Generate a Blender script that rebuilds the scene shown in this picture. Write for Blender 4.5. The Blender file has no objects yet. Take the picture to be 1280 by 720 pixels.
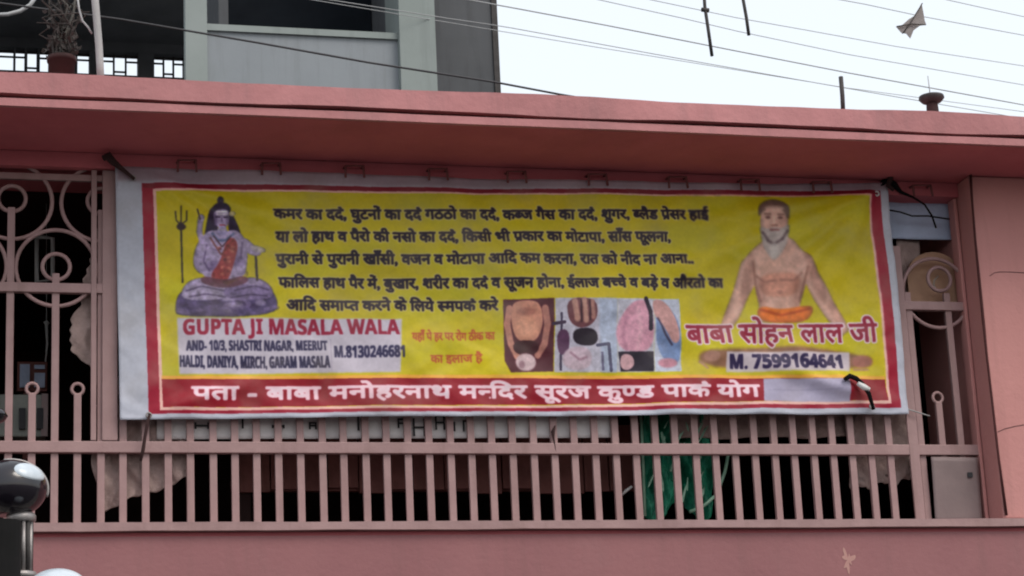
import bpy, bmesh, math, random
import numpy as np
from mathutils import Vector, Matrix
random.seed(7); rng = np.random.RandomState(5)
S = bpy.context.scene
COL = S.collection

# ------------------------------------------------------------------ camera
F = 2813.0                                   # focal length in pixels of a 1280 wide picture
CAM = Vector((0.0, -8.0, 1.5))
dX = Vector((11060, -240, -F)).normalized()
dZ = Vector((-490, 10360, -F)); dZ = (dZ - dX * dX.dot(dZ)).normalized()
dY = dZ.cross(dX)
R3 = Matrix((dX, dY, dZ))
cd = bpy.data.cameras.new('camera'); cam = bpy.data.objects.new('camera', cd); COL.objects.link(cam)
cam.matrix_world = Matrix.Translation(CAM) @ R3.to_4x4()
cd.sensor_width = 36; cd.lens = F / 1280 * 36; cd.clip_end = 3000; cd.clip_start = 0.05
S.camera = cam

# ------------------------------------------------------------------ sky, sun, exposure
w = bpy.data.worlds.new("World"); S.world = w; w.use_nodes = True
nt = w.node_tree; nt.nodes.clear()
wo = nt.nodes.new('ShaderNodeOutputWorld'); add = nt.nodes.new('ShaderNodeAddShader')
bg = nt.nodes.new('ShaderNodeBackground'); bg2 = nt.nodes.new('ShaderNodeBackground')
sky = nt.nodes.new('ShaderNodeTexSky'); sky.sky_type = 'NISHITA'; sky.sun_disc = False
sky.sun_elevation = math.radians(52); sky.sun_rotation = math.radians(150)
sky.dust_density = 4; sky.air_density = 1.5
nt.links.new(sky.outputs[0], bg.inputs[0]); bg.inputs[1].default_value = 0.05
bg2.inputs[0].default_value = (0.82, 0.845, 0.865, 1); bg2.inputs[1].default_value = 0.82   # the white overcast deck
nt.links.new(bg.outputs[0], add.inputs[0]); nt.links.new(bg2.outputs[0], add.inputs[1]); nt.links.new(add.outputs[0], wo.inputs[0])
sl = bpy.data.lights.new('sun', 'SUN'); sl.energy = 1.2; sl.angle = math.radians(25); sl.color = (1, .95, .88)
so = bpy.data.objects.new('sun', sl); COL.objects.link(so)
el, az = math.radians(52), math.radians(150)
sd = Vector((math.sin(az) * math.cos(el), math.cos(az) * math.cos(el), math.sin(el)))
so.rotation_euler = sd.to_track_quat('Z', 'Y').to_euler()
S.view_settings.view_transform = 'Standard'; S.view_settings.look = 'None'
S.view_settings.exposure = 0.27; S.view_settings.gamma = 1
S.cycles.filter_width = 2.0
S.cycles.max_bounces = 8

# ------------------------------------------------------------------ helpers
def P(px, py, Y):
    """where the sight line of a picture point meets the vertical plane at depth Y"""
    d = R3 @ Vector((px - 640, -(py - 360), -F))
    return CAM + d * ((Y - CAM.y) / d.y)

def mat(name, c1, c2=None, scale=6, rough=.7, metal=0, bump=.15, bscale=None, streak=0, streak_col=None, spec=.4, detail=6, stain=0, stain_col=(.1,.08,.07)):
    m = bpy.data.materials.new(name); m.use_nodes = True
    n = m.node_tree.nodes; l = m.node_tree.links; b = n['Principled BSDF']
    b.inputs['Roughness'].default_value = rough; b.inputs['Metallic'].default_value = metal
    b.inputs['Specular IOR Level'].default_value = spec
    tc = n.new('ShaderNodeTexCoord')
    geo = n.new('ShaderNodeNewGeometry')
    def noise(sc, vec, det=detail):
        t = n.new('ShaderNodeTexNoise'); t.inputs['Scale'].default_value = sc; t.inputs['Detail'].default_value = det
        t.inputs['Roughness'].default_value = .62
        l.new(vec, t.inputs['Vector']); return t
    c2 = c2 or tuple(v * .8 for v in c1)
    t = noise(scale, geo.outputs['Position'])
    r = n.new('ShaderNodeValToRGB'); r.color_ramp.elements[0].position = .3; r.color_ramp.elements[1].position = .7
    r.color_ramp.elements[0].color = (*c2, 1); r.color_ramp.elements[1].color = (*c1, 1)
    l.new(t.outputs['Fac'], r.inputs['Fac']); col = r.outputs['Color']
    def over(col, fac_out, amount, colour, lo, hi):
        mr = n.new('ShaderNodeMapRange'); mr.inputs['From Min'].default_value = lo; mr.inputs['From Max'].default_value = hi
        mr.inputs['To Max'].default_value = amount; l.new(fac_out, mr.inputs['Value'])
        mx = n.new('ShaderNodeMix'); mx.data_type = 'RGBA'
        l.new(mr.outputs[0], mx.inputs['Factor']); l.new(col, mx.inputs['A']); mx.inputs['B'].default_value = (*colour, 1)
        return mx.outputs['Result']
    if streak:
        mp = n.new('ShaderNodeMapping'); mp.inputs['Scale'].default_value = (9, 9, .7)
        l.new(geo.outputs['Position'], mp.inputs['Vector'])
        t2 = noise(1.4, mp.outputs[0], 5)
        col = over(col, t2.outputs['Fac'], streak, streak_col or tuple(v * .45 for v in c1), .52, .75)
    if stain:
        t3 = noise(2.3, geo.outputs['Position'], 8)
        col = over(col, t3.outputs['Fac'], stain, stain_col, .55, .75)
    l.new(col, b.inputs['Base Color'])
    tr = noise(scale * 3, geo.outputs['Position'], 3)
    mr = n.new('ShaderNodeMapRange'); mr.inputs['To Min'].default_value = max(0, rough - .12); mr.inputs['To Max'].default_value = min(1, rough + .12)
    l.new(tr.outputs['Fac'], mr.inputs['Value']); l.new(mr.outputs[0], b.inputs['Roughness'])
    if bump:
        tb = noise(bscale or scale * 8, geo.outputs['Position'], 5)
        bp = n.new('ShaderNodeBump'); bp.inputs['Strength'].default_value = bump; bp.inputs['Distance'].default_value = .01
        l.new(tb.outputs['Fac'], bp.inputs['Height']); l.new(bp.outputs[0], b.inputs['Normal'])
    return m

class MB:
    def __init__(s): s.v = []; s.f = []; s.sm = []
    def box(s, x0, x1, y0, y1, z0, z1):
        i = len(s.v)
        s.v += [(x, y, z) for z in (z0, z1) for y in (y0, y1) for x in (x0, x1)]
        s.f += [tuple(i + k for k in q) for q in ((0,2,3,1),(4,5,7,6),(0,1,5,4),(2,6,7,3),(0,4,6,2),(1,3,7,5))]
        s.sm += [0] * 6; return s
    def tube(s, pts, r, seg=8, flat=None, caps=True):
        pts = [Vector(p) for p in pts]; n = len(pts); base = len(s.v)
        rs = r if isinstance(r, (list, tuple)) else [r] * n
        closed = (pts[0] - pts[-1]).length < 1e-6 and n > 3
        up0 = None
        for k, p in enumerate(pts):
            if closed: t = pts[(k + 1) % (n - 1)] - pts[(k - 1) % (n - 1)]
            else: t = pts[min(k + 1, n - 1)] - pts[max(k - 1, 0)]
            t.normalize()
            ref = Vector((0, 1, 0)) if abs(t.y) < .9 else Vector((1, 0, 0))
            a = t.cross(ref).normalized(); b = a.cross(t)
            for j in range(seg):
                ang = 2 * math.pi * (j + .5) / seg
                s.v.append(tuple(p + (a * math.cos(ang) + b * math.sin(ang)) * rs[k]))
        for k in range(n - 1):
            for j in range(seg):
                a0 = base + k * seg + j; a1 = base + k * seg + (j + 1) % seg
                s.f.append((a0, a1, a1 + seg, a0 + seg)); s.sm.append(1 if seg > 5 else 0)
        if caps and not closed:
            s.f.append(tuple(base + j for j in range(seg))[::-1]); s.f.append(tuple(base + (n - 1) * seg + j for j in range(seg))); s.sm += [0, 0]
        return s
    def lathe(s, cx, cy, prof, seg=32, sx=1, sy=1):
        base = len(s.v)
        for r, z in prof:
            for j in range(seg):
                a = 2 * math.pi * j / seg; s.v.append((cx + r * sx * math.cos(a), cy + r * sy * math.sin(a), z))
        for k in range(len(prof) - 1):
            for j in range(seg):
                a0 = base + k * seg + j; a1 = base + k * seg + (j + 1) % seg
                s.f.append((a0, a1, a1 + seg, a0 + seg)); s.sm.append(1)
        s.f.append(tuple(base + j for j in range(seg))[::-1]); s.f.append(tuple(base + (len(prof) - 1) * seg + j for j in range(seg))); s.sm += [0, 0]
        return s
    def prism(s, outline, y0, y1):
        """outline = (x, z) points, extruded from depth y0 to y1"""
        i = len(s.v); n = len(outline)
        s.v += [(x, y0, z) for x, z in outline] + [(x, y1, z) for x, z in outline]
        s.f.append(tuple(range(i, i + n))); s.f.append(tuple(range(i + n, i + 2 * n))[::-1]); s.sm += [0, 0]
        for k in range(n):
            s.f.append((i + k, i + n + k, i + n + (k + 1) % n, i + (k + 1) % n)); s.sm.append(0)
        return s
    def sheet(s, nu, nv, fn, th=.003):
        """cloth or sheet of real thickness; fn(u, v) -> point, v from the top down"""
        i = len(s.v)
        for side in (0, th):
            for b in range(nv + 1):
                for a in range(nu + 1):
                    p = fn(a / nu, b / nv); s.v.append((p[0], p[1] + side, p[2]))
        W = nu + 1; off = W * (nv + 1)
        for b in range(nv):
            for a in range(nu):
                q = i + b * W + a
                s.f.append((q, q + W, q + W + 1, q + 1)); s.f.append(tuple(off + k for k in (q, q + 1, q + W + 1, q + W))); s.sm += [1, 1]
        edge = [b * W for b in range(nv + 1)] + [nv * W + a for a in range(1, W)] + [b * W + nu for b in range(nv - 1, -1, -1)] + [a for a in range(nu - 1, 0, -1)]
        for k in range(len(edge)):
            a, b = i + edge[k], i + edge[(k + 1) % len(edge)]
            s.f.append((a, a + off, b + off, b)); s.sm.append(0)
        return s
    def build(s, name, m, parent=None, bevel=0):
        me = bpy.data.meshes.new(name); me.from_pydata(s.v, [], s.f)
        me.polygons.foreach_set('use_smooth', [bool(q) for q in s.sm]); me.materials.append(m)
        bm = bmesh.new(); bm.from_mesh(me); bmesh.ops.recalc_face_normals(bm, faces=bm.faces)
        if bevel:
            bmesh.ops.bevel(bm, geom=[e for e in bm.edges if e.calc_face_angle(0) > .5], offset=bevel, segments=2, affect='EDGES', profile=.6)
        bm.to_mesh(me); bm.free()
        o = bpy.data.objects.new(name, me); COL.objects.link(o)
        if parent: o.parent = parent; o.matrix_parent_inverse = Matrix.Translation(-parent.location)
        return o

def tag(o, label=None, cat=None, group=None, kind=None):
    if label: o['label'] = label
    if cat: o['category'] = cat
    if group: o['group'] = group
    if kind: o['kind'] = kind
    return o
def empty(name, loc, label, cat, group=None):
    o = bpy.data.objects.new(name, None); COL.objects.link(o); o.location = loc; o.empty_display_size = .1
    return tag(o, label, cat, group)
def jig(k, a): return (random.random() - .5) * 2 * a
def fbm(x, z, seed=0):
    v = 0; am = 1; fr = 1
    for o in range(4):
        v += am * math.sin(x * fr * 1.7 + seed + o * 2.1 + 1.3 * math.sin(z * fr * 1.3 + seed * .7 + o)) * math.cos(z * fr * 1.9 + seed * 1.3 + o * 1.7)
        am *= .5; fr *= 2.03
    return v

# ------------------------------------------------------------------ materials
M = {}
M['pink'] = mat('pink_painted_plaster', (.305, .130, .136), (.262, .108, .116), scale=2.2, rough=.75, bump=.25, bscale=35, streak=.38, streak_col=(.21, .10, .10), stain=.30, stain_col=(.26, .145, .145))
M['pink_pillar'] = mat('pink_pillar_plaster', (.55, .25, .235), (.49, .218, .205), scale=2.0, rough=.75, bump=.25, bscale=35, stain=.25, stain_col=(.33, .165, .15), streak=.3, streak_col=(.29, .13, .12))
M['ledge'] = mat('pink_weathered_ledge', (.51, .22, .225), (.42, .18, .185), scale=4, rough=.8, bump=.35, bscale=25, streak=.45, streak_col=(.30, .15, .155), stain=.3, stain_col=(.26, .15, .15))
M['shade_red'] = mat('underside_shade_red', (.52, .135, .155), (.42, .105, .122), scale=3, rough=.8, bump=.3, bscale=20, stain=.3, stain_col=(.2, .06, .05))  # shade and bounced light under the pink ledge put into a deeper red
M['cable_red'] = mat('dark_red_painted_cable', (.075, .018, .018), rough=.8)
M['staple'] = mat('old_red_iron', (.20, .065, .065), rough=.8)
M['rail'] = mat('pink_painted_iron', (.37, .232, .228), (.305, .185, .185), scale=9, rough=.55, bump=.15, bscale=60, stain=.5, stain_col=(.20, .12, .11), streak=.45, streak_col=(.19, .11, .10))
M['dark'] = mat('shade_dark_plaster', (.045, .024, .024), (.022, .014, .014), scale=2, rough=.9, spec=.1)  # darkness of the unlit room put into the plaster colour
M['roomshade'] = mat('blue_black_room_shade', (.014, .018, .024), (.008, .01, .014), scale=2, rough=.9, spec=.1)  # near black: the opening's indoor shade put into the wall colour
M['darkred'] = mat('dark_brown_boards', (.26, .11, .10), (.14, .06, .055), scale=7, rough=.85, spec=.15, streak=.5)
M['concrete'] = mat('grey_building_plaster', (.275, .30, .325), (.235, .258, .28), scale=.7, rough=.85, bump=.2, bscale=8, streak=.55, streak_col=(.19, .205, .215), stain=.2, stain_col=(.2, .22, .2))
M['concrete_green'] = mat('grey_green_trim_plaster', (.29, .325, .32), (.24, .275, .265), scale=1, rough=.85, bump=.2, bscale=8, streak=.3)
M['concrete_dark'] = mat('dark_grey_shade_concrete', (.105, .110, .120), (.078, .082, .09), scale=1.2, rough=.9, bump=.2, bscale=6, streak=.4, streak_col=(.05, .05, .055))  # shade on the recessed wall put into a darker concrete
M['ceiling'] = mat('shade_dark_terrace_ceiling', (.34, .355, .375), (.09, .095, .105), scale=.35, rough=.9, bump=.2, bscale=4)  # shade under the terrace roof put into the dark end of the colour
M['asphalt'] = mat('asphalt', (.055, .054, .052), (.04, .04, .04), scale=3, rough=.9, bump=.5, bscale=120)
M['paving'] = mat('footpath_concrete', (.25, .24, .22), (.18, .175, .165), scale=2, rough=.9, bump=.3, bscale=40, stain=.4)
M['greysheet'] = mat('faded_grey_flex_sheet', (.80, .76, .77), (.66, .63, .64), scale=5, rough=.7, bump=.2, stain=.45, stain_col=(.16, .13, .13))
M['browncloth'] = mat('dusty_pink_brown_cloth', (.44, .32, .30), (.26, .185, .17), scale=11, rough=.95, bump=.5, bscale=90, stain=.45, stain_col=(.09, .06, .055), streak=.4)
M['whitesheet'] = mat('pale_tin_sheet', (.215, .155, .155), (.16, .115, .115), scale=6, rough=.6, bump=.1, stain=.25, stain_col=(.25, .16, .14))
M['blue'] = mat('pale_blue_tarpaulin', (.55, .64, .85), (.42, .50, .68), scale=9, rough=.7, bump=.3, stain=.3, stain_col=(.22, .20, .26))
M['ochre'] = mat('ochre_board', (.42, .25, .16), (.33, .19, .13), scale=9, rough=.8, stain=.3)
M['green'] = mat('green_plastic_net', (.015, .30, .17), (.006, .09, .06), scale=12, rough=.5, bump=.4, stain=.2, stain_col=(.003,.02,.012))
M['greenpale'] = mat('pale_green_plastic_trim', (.30, .50, .38), (.16, .33, .23), scale=15, rough=.5)
M['black'] = mat('black_rubber', (.010, .009, .010), (.006, .006, .006), rough=.88, spec=.1)
M['wire'] = mat('black_cable_sheath', (.05, .05, .055), rough=.6, bump=0)
M['wiregrey'] = mat('pale_glare_cable', (.42, .43, .44), rough=.6, bump=0)  # light grey carries sky glare on the overhead wires; pale cables share it
M['darkcloth'] = mat('dark_tie_rag', (.05, .022, .022), (.03, .012, .012), scale=30, rough=.95, bump=.4)
M['white'] = mat('white_plastic', (.75, .75, .75), (.6, .6, .6), scale=20, rough=.5)
M['cream'] = mat('cream_string', (.5, .42, .36), rough=.9)
M['gloss'] = mat('glossy_black_lacquer', (.012, .009, .014), (.010, .008, .012), rough=.14, bump=.02, spec=.6)
M['lens'] = mat('pale_silver_and_highlight', (.62, .68, .74), (.46, .52, .58), scale=25, rough=.22, bump=.05)  # pale mirror housing, and the dome's sky highlight done as colour
M['silver'] = mat('brushed_silver_metal', (.40, .37, .36), (.24, .22, .22), scale=20, rough=.42, metal=.5)
M['pipe'] = mat('pale_grey_pipe', (.40, .40, .40), (.30, .31, .31), scale=5, rough=.6, stain=.3)
M['iron'] = mat('dark_iron', (.06, .055, .055), (.035, .03, .03), scale=20, rough=.7)
M['twig'] = mat('dry_brown_twig', (.06, .05, .047), (.035, .03, .028), scale=30, rough=.9)
M['twigpale'] = mat('pale_dry_twig', (.13, .13, .12), (.08, .08, .07), scale=30, rough=.9)
M['pot'] = mat('dark_maroon_clay', (.055, .018, .018), (.03, .012, .012), scale=12, rough=.8)
M['kite'] = mat('grey_brown_kite_paper', (.30, .27, .26), (.22, .19, .19), scale=25, rough=.8)
M['box'] = mat('grey_green_metal_case', (.20, .21, .19), (.13, .14, .13), scale=7, rough=.7, stain=.4)
M['pane'] = mat('dusty_blue_glass', (.14, .18, .24), (.09, .12, .16), scale=9, rough=.3)
M['mark'] = mat('black_print_on_sheet', (.03, .03, .035), rough=.8)

# ------------------------------------------------------------------ setting: ground, wall, ledge
g = MB(); g.v = [(-400, -400, 0), (400, -400, 0), (400, 400, 0), (-400, 400, 0)]; g.f = [(0, 1, 2, 3)]; g.sm = [0]
tag(g.build('road', M['asphalt']), kind='structure')
tag(MB().box(-12, 20, -1.6, -.001, .004, .14).build('footpath', M['paving'], bevel=.01), kind='structure')

GL, GR = -1.6, 4.058            # the opening with the grille
wall = empty('boundary_wall', (2, 0, 0), 'pink plastered boundary wall under the grille, carrying pillars and the overhanging ledge', 'wall')
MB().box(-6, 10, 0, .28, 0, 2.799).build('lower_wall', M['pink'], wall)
MB().box(-6, 10, .012, .28, 2.7995, 2.815).build('painted_shadow_groove', M['shade_red'], wall)  # recess and red colour added for the shadow line under the coping
# coping lip: slightly uneven
c = MB(); xs = np.linspace(-6, 10, 220)
def strip(c, xs, y0, y1, zb, zt, wob, seed):
    i = len(c.v)
    for x in xs:
        a = fbm(x * 2.2, .3, seed) * wob; b = fbm(x * 2.6, 1.3, seed + 3) * wob
        c.v += [(x, y0 + a, zb + b), (x, y1, zb + b), (x, y1, zt + a), (x, y0 + b, zt + a)]
    for k in range(len(xs) - 1):
        q = i + 4 * k
        for j in range(4):
            c.f.append((q + j, q + (j + 1) % 4, q + 4 + (j + 1) % 4, q + 4 + j)); c.sm.append(0)
    c.f += [(i, i + 3, i + 2, i + 1), (i + 4 * (len(xs) - 1), i + 4 * (len(xs) - 1) + 1, i + 4 * (len(xs) - 1) + 2, i + 4 * (len(xs) - 1) + 3)]; c.sm += [0, 0]
strip(c, xs, -.024, .281, 2.816, 2.846, .0018, 1.0)
c.build('coping', M['rail'], wall)
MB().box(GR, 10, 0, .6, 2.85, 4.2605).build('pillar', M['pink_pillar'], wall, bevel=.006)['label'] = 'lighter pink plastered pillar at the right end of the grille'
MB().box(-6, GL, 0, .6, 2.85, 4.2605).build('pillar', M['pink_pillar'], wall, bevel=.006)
MB().box(GL, GR - .001, .10, .40, 4.203, 4.2605).build('lintel', M['shade_red'], wall)
c = MB(); strip(c, np.linspace(-6, 10, 400), -.385, .60, 4.306, 4.384, .0035, 2.0); c.build('ledge_slab', M['ledge'], wall)
c = MB(); strip(c, np.linspace(-6, 10, 300), -.380, -.36, 4.2625, 4.2915, .0012, 5.0); c.build('ledge_drip_band', M['ledge'], wall)
MB().box(-6, 10, -.358, .60, 4.2630, 4.2685).build('ledge_soffit', M['shade_red'], wall)
MB().box(-6, 10, -.352, .59, 4.2695, 4.3005).build('ledge_groove', M['shade_red'], wall)  # deep red fill carries the groove's shadow in its colour
# cracks and a hanging cable along the right jamb
def crack(pts, r=.0025):
    MB().tube([(x, -.0008, z) for x, z in pts], r, 4).build('crack', M['pot'], wall)
def pts_at(px, Y): return [tuple(P(x, y, Y)) for x, y in px]
crack([(p[0], p[2]) for p in pts_at([(1237,345),(1243,341),(1249,340),(1262,340),(1280,341)], 0)], .0015)
crack([(p[0], p[2]) for p in pts_at([(1247,540),(1256,536),(1268,533),(1280,531)], 0)], .0015)
for pq in ([(960,709),(1020,710),(1090,709),(1170,711),(1280,712)],): pass
# pale scuff on the lower wall: a thin splash of lime
sc_ = MB(); cx, cz = P(1060, 700, 0).x, P(1060, 700, 0).z
ol = [];
for k in range(36):
    a = k / 36 * 2 * math.pi; r = .022 * (1 + .55 * math.sin(3 * a + 1) + .45 * math.sin(7 * a) + .3 * random.random()); ol.append((cx + r * math.cos(a) * .75, cz + r * math.sin(a) * 1.3))
M['lime'] = mat('lime_splash', (.47, .27, .24), (.43, .22, .20), scale=60, rough=.9)
sc_.prism(ol, -.0012, .001).build('lime_splash', M['lime'], wall)

# little iron staples under the ledge
for i, px in enumerate([233, 338, 442, 546, 644, 745, 845, 935, 1025, 1150]):
    yy = 197 + (px - 233) * .034
    yy += 5; a = P(px - 11, yy, .085); b = P(px + 11, yy, .085); h = .048
    MB().tube([(a.x, .099, a.z), (a.x, .068, a.z), (a.x - .002, .062, a.z - h)], .005, 6).tube([(b.x, .098, b.z), (b.x, .068, b.z), (b.x + .002, .062, b.z - h)], .005, 6).tube([(a.x, .068, a.z), (b.x, .068, b.z)], .0035, 6).build('staple', M['staple'], wall)

# ------------------------------------------------------------------ veranda room behind the grille
ver = empty('veranda', (1.2, 2, 0), 'dark veranda room behind the pink grille, bare and unlit', 'room')
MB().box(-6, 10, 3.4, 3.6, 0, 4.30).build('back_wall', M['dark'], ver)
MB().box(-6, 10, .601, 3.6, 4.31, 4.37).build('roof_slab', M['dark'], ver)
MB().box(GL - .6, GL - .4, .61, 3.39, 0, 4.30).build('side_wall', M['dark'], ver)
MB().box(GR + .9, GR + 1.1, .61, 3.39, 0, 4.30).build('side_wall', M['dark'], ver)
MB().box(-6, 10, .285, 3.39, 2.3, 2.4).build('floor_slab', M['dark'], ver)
# brown board screen standing inside, seen in the gaps above the dark strip
bs = empty('board_screen', (2, .45, 2.4), 'low brown board screen inside the veranda behind the lower bars', 'screen')
xb = P(300, 600, .45).x
while xb < P(800, 600, .45).x:
    wd = .10 + .03 * random.random(); zt = P(500, 560, .45).z + jig(0, .01) + .1; zb = P(500, 613, .45).z + jig(0, .012)
    MB().box(xb, xb + wd - .006, .45 + random.random() * .01, .475, zb, zt).build('board', M['darkred'], bs); xb += wd
MB().box(P(290, 600, .45).x, P(810, 600, .45).x, .48, .51, 3.05, 3.09).build('batten', M['darkred'], bs)
for px in (298, 800): MB().box(P(px, 600, .45).x, P(px, 600, .45).x + .05, .48, .53, 2.4, 3.05).build('leg', M['dark'], bs)

# ------------------------------------------------------------------ grille
Yg = .14; PIT, X0 = .08129, .25277
gr = empty('iron_grille', (1.2, Yg, 2.84), 'long pink painted iron grille of upright bars and scroll rings in the wall opening', 'grille')
BW = .0135
def xbar(i): return X0 + PIT * i
ZB, ZM, ZT = 2.838, 3.147, 3.742
MB().box(GL + .02, GR - .002, Yg - .022, Yg + .012, ZM - .021, ZM + .021).build('middle_rail', M['rail'], gr, bevel=.003)
MB().box(GL + .02, GR - .002, Yg - .020, Yg + .012, ZT - .018, ZT + .018).build('top_rail', M['rail'], gr, bevel=.003)
MB().box(GL + .02, P(1106, 300, Yg).x, Yg - .010, Yg + .010, 4.16, 4.185).build('head_rail', M['rail'], gr, bevel=.003)
def ring_pts(x, z, r, n=28, y=Yg): return [(x + r * math.cos(2 * math.pi * k / n), y, z + r * math.sin(2 * math.pi * k / n)) for k in range(n + 1)]
shared = {}
def put(key, maker, x, parent, name, dz=0):
    if key not in shared:
        o = maker().build(name, M['rail'], None, .0025 if 'bar' in key else 0); COL.objects.unlink(o); shared[key] = o
    o = shared[key].copy(); o.name = name; COL.objects.link(o); o.parent = parent; o.location = (x - parent.location.x, Yg - parent.location.y, dz - parent.location.z)
    return o
def bar_mesh(z0, z1): return lambda: MB().box(-BW, BW, -.009, .009, z0, z1)
def ring_mesh(r, t, n=28): return lambda: MB().tube([(r * math.cos(2 * math.pi * k / n), 0, r * math.sin(2 * math.pi * k / n)) for k in range(n + 1)], t, 8)
bars = [(i, xbar(i)) for i in range(-22, 43)] + [(46, P(1148, 520, Yg).x), (43, P(1176, 540, Yg).x), (46, P(1199, 540, Yg).x)]
for i, x in bars:
    jx = jig(0, .0015)
    if i % 2:        # short bar with a ring head
        b = put('bar_short', bar_mesh(ZB, 3.345), x + jx, gr, 'bar')
        r = put('finial', ring_mesh(.021, .0065, 18), x + jx, b, 'ring_head'); r.location = (0, 0, 3.345 + .019)
    else:
        key = i % 4
        zt = 4.05 if key == 0 else 3.80
        b = put('bar_%d' % key, bar_mesh(ZB, zt), x + jx, gr, 'bar')
        if i < 42: b.rotation_euler = (0, 0, jig(0, .08))
for i, x in bars:
    if -3 < i < 47:
        for zz in (ZM - .021, ZM + .021):
            q = jig(0, .003)
            if random.random() < .7: put('weld%d' % (i % 3), lambda: MB().lathe(0, -.008, [(.006, -.003), (.011, 0), (.006, .003)], 8, 1.3, .8), x + q, gr, 'weld_bead', zz)
for i in range(-20, 46):
    if i % 4 == 0 and i < 42:
        put('big', ring_mesh(.146, .008, 40), xbar(i) if i < 42 else P(1168, 300, Yg).x, gr, 'scroll_ring', 4.075)
        put('small', ring_mesh(.05, .008, 24), xbar(i), gr, 'scroll_ring', 4.085)
    elif i % 4 == 2 and i != 42:
        put('big', ring_mesh(.146, .008, 40), xbar(i), gr, 'scroll_ring', 3.822)
        put('small', ring_mesh(.052, .0085, 24), xbar(i), gr, 'scroll_ring', 3.826)
xr = P(1168, 345, Yg).x
put('big', ring_mesh(.146, .008, 40), xr, gr, 'scroll_ring', 3.80)
put('small', ring_mesh(.05, .008, 24), xr + .02, gr, 'scroll_ring', 3.86)
# frame uprights between grille modules
for px, wd in ((117, .010), (133, .016), (142, .013)):
    x = P(px, 300, Yg).x
    MB().box(x - wd, x + wd, Yg - .024, Yg - .011, 3.17, 4.2).build('frame_upright', M['rail'], gr, bevel=.003)
x = P(1133, 480, Yg).x
MB().box(x - .024, x + .018, Yg - .024, Yg - .012, 2.85, 3.99).build('frame_upright', M['rail'], gr, bevel=.003)
x = P(1228, 500, Yg).x
MB().box(x - .052, GR - .004, Yg - .026, Yg + .03, 2.85, 4.2).build('frame_upright', M['pink_pillar'], gr, bevel=.004)

# ------------------------------------------------------------------ things tied behind the grille
def cloth(name, m, quad, Y, label, cat, nu=40, nv=30, amp=.012, fr=14, seed=0, edge=.0, group=None, parent=None, th=.003):
    """quad = four picture corners (top-left, top-right, bottom-right, bottom-left) at depth Y"""
    q = [P(x, y, Y) for x, y in quad]
    def fn(u, v):
        p = (q[0] * (1 - u) + q[1] * u) * (1 - v) + (q[3] * (1 - u) + q[2] * u) * v
        d = amp * fbm(p.x * fr, p.z * fr * .45, seed)
        e = edge * (fbm(u * 9 + v * 3, v * 8, seed + 2))
        return (p.x + e * (abs(u - .5) > .42), Y + d, p.z + e * (v > .9) + .3 * e * (v < .1))
    o = MB().sheet(nu, nv, fn, th).build(name, m, parent)
    if label: tag(o, label, cat, group)
    return o
os_ = cloth('old_banner', M['greysheet'], [(196,500),(762,500),(764,547),(196,549)], .165, 'old faded grey banner hung behind the bars under the yellow banner', 'banner', 120, 8, .003, 8, 2)
for k, (px, py, wd, h) in enumerate([(302,531,5,17),(388,536,10,9),(446,532,6,20),(500,533,14,12),(520,538,16,22),(546,532,13,18),(566,537,7,12),(578,536,8,14),(250,536,18,8),(345,537,16,4),(690,536,8,10)]):
    a = P(px - wd / 2, py - h / 2, .212); b = P(px + wd / 2, py + h / 2, .212); t = .0035
    mk = MB(); z0, z1 = b.z, a.z
    mk.box(a.x, a.x + t * 2, .1535, .156, z0, z1)
    if wd > 8: mk.box(b.x - t * 2, b.x, .1535, .156, z0, z1); mk.box(a.x + t * 2, b.x - t * 2, .1535, .156, (z0 + z1) / 2 - t, (z0 + z1) / 2 + t)
    if k % 2: mk.box(a.x + .0005, b.x - .0005, .1525, .1533, z1 - 2 * t, z1)
    mk.build('printed_mark', M['mark'], os_)
# crumpled brown cloth hanging at the left
def tri_cloth(u, v):
    # wide at the top, slanted bottom edge
    xl = 119 + 6 * math.sin(v * 9); xr = 236 - 3 * v
    yb = 642 - 42 * u + 2 * math.sin(u * 11) + 1.2 * math.sin(u * 31); yt = 508
    p = P(xl + (xr - xl) * u, yt + (yb - yt) * v, .205)
    return (p.x, .178 + .011 * fbm(p.x * 26, p.z * 12, 4), p.z)
tag(MB().sheet(60, 50, tri_cloth).build('hanging_cloth', M['browncloth']), 'crumpled pink brown cloth with slanting hem behind the lower bars at left', 'cloth')
def rag(u, v):
    yl = [(292,120),(330,112),(350,104),(385,100),(392,90),(420,88),(440,90),(450,104),(462,118)]
    y = 285 + v * 190; xl = np.interp(y, [a for a, b in yl], [b for a, b in yl]) + 1.5 * math.sin(y * .5)
    p = P(xl + (146 - xl) * u, y + (6 * math.sin(u * 8) if v > .95 else 0), .165)
    return (p.x, .172 + .009 * fbm(p.x * 30, p.z * 14, 9), p.z)
tag(MB().sheet(24, 60, rag).build('torn_cloth', M['browncloth']), 'torn ragged brown cloth caught beside the upright left of the yellow banner', 'cloth')
cloth('hanging_strip', M['browncloth'], [(122,470),(150,470),(150,520),(122,520)], .175, 'narrow strip of brown cloth between the torn rag and the crumpled cloth at left', 'cloth', 10, 16, .006, 30, 3)
cloth('patterned_cloth', M['browncloth'], [(838,505),(1085,505),(1085,546),(838,548)], .235, 'faded brown patterned cloth hung behind the bars right of the green net', 'cloth', 80, 12, .009, 10, 6, .004)
cloth('crumpled_cloth', M['browncloth'], [(1058,505),(1136,505),(1138,600),(1064,612)], .21, 'crumpled brown cloth with uneven hem behind bars under the right banner corner', 'cloth', 30, 30, .014, 24, 11, .012)
ts = cloth('tin_sheet', M['whitesheet'], [(1164,571),(1222,572),(1228,652),(1170,652)], .105, 'pale tin sheet leaning on the bars at the right end', 'sheet', 14, 14, .002, 8, 2)
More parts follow.
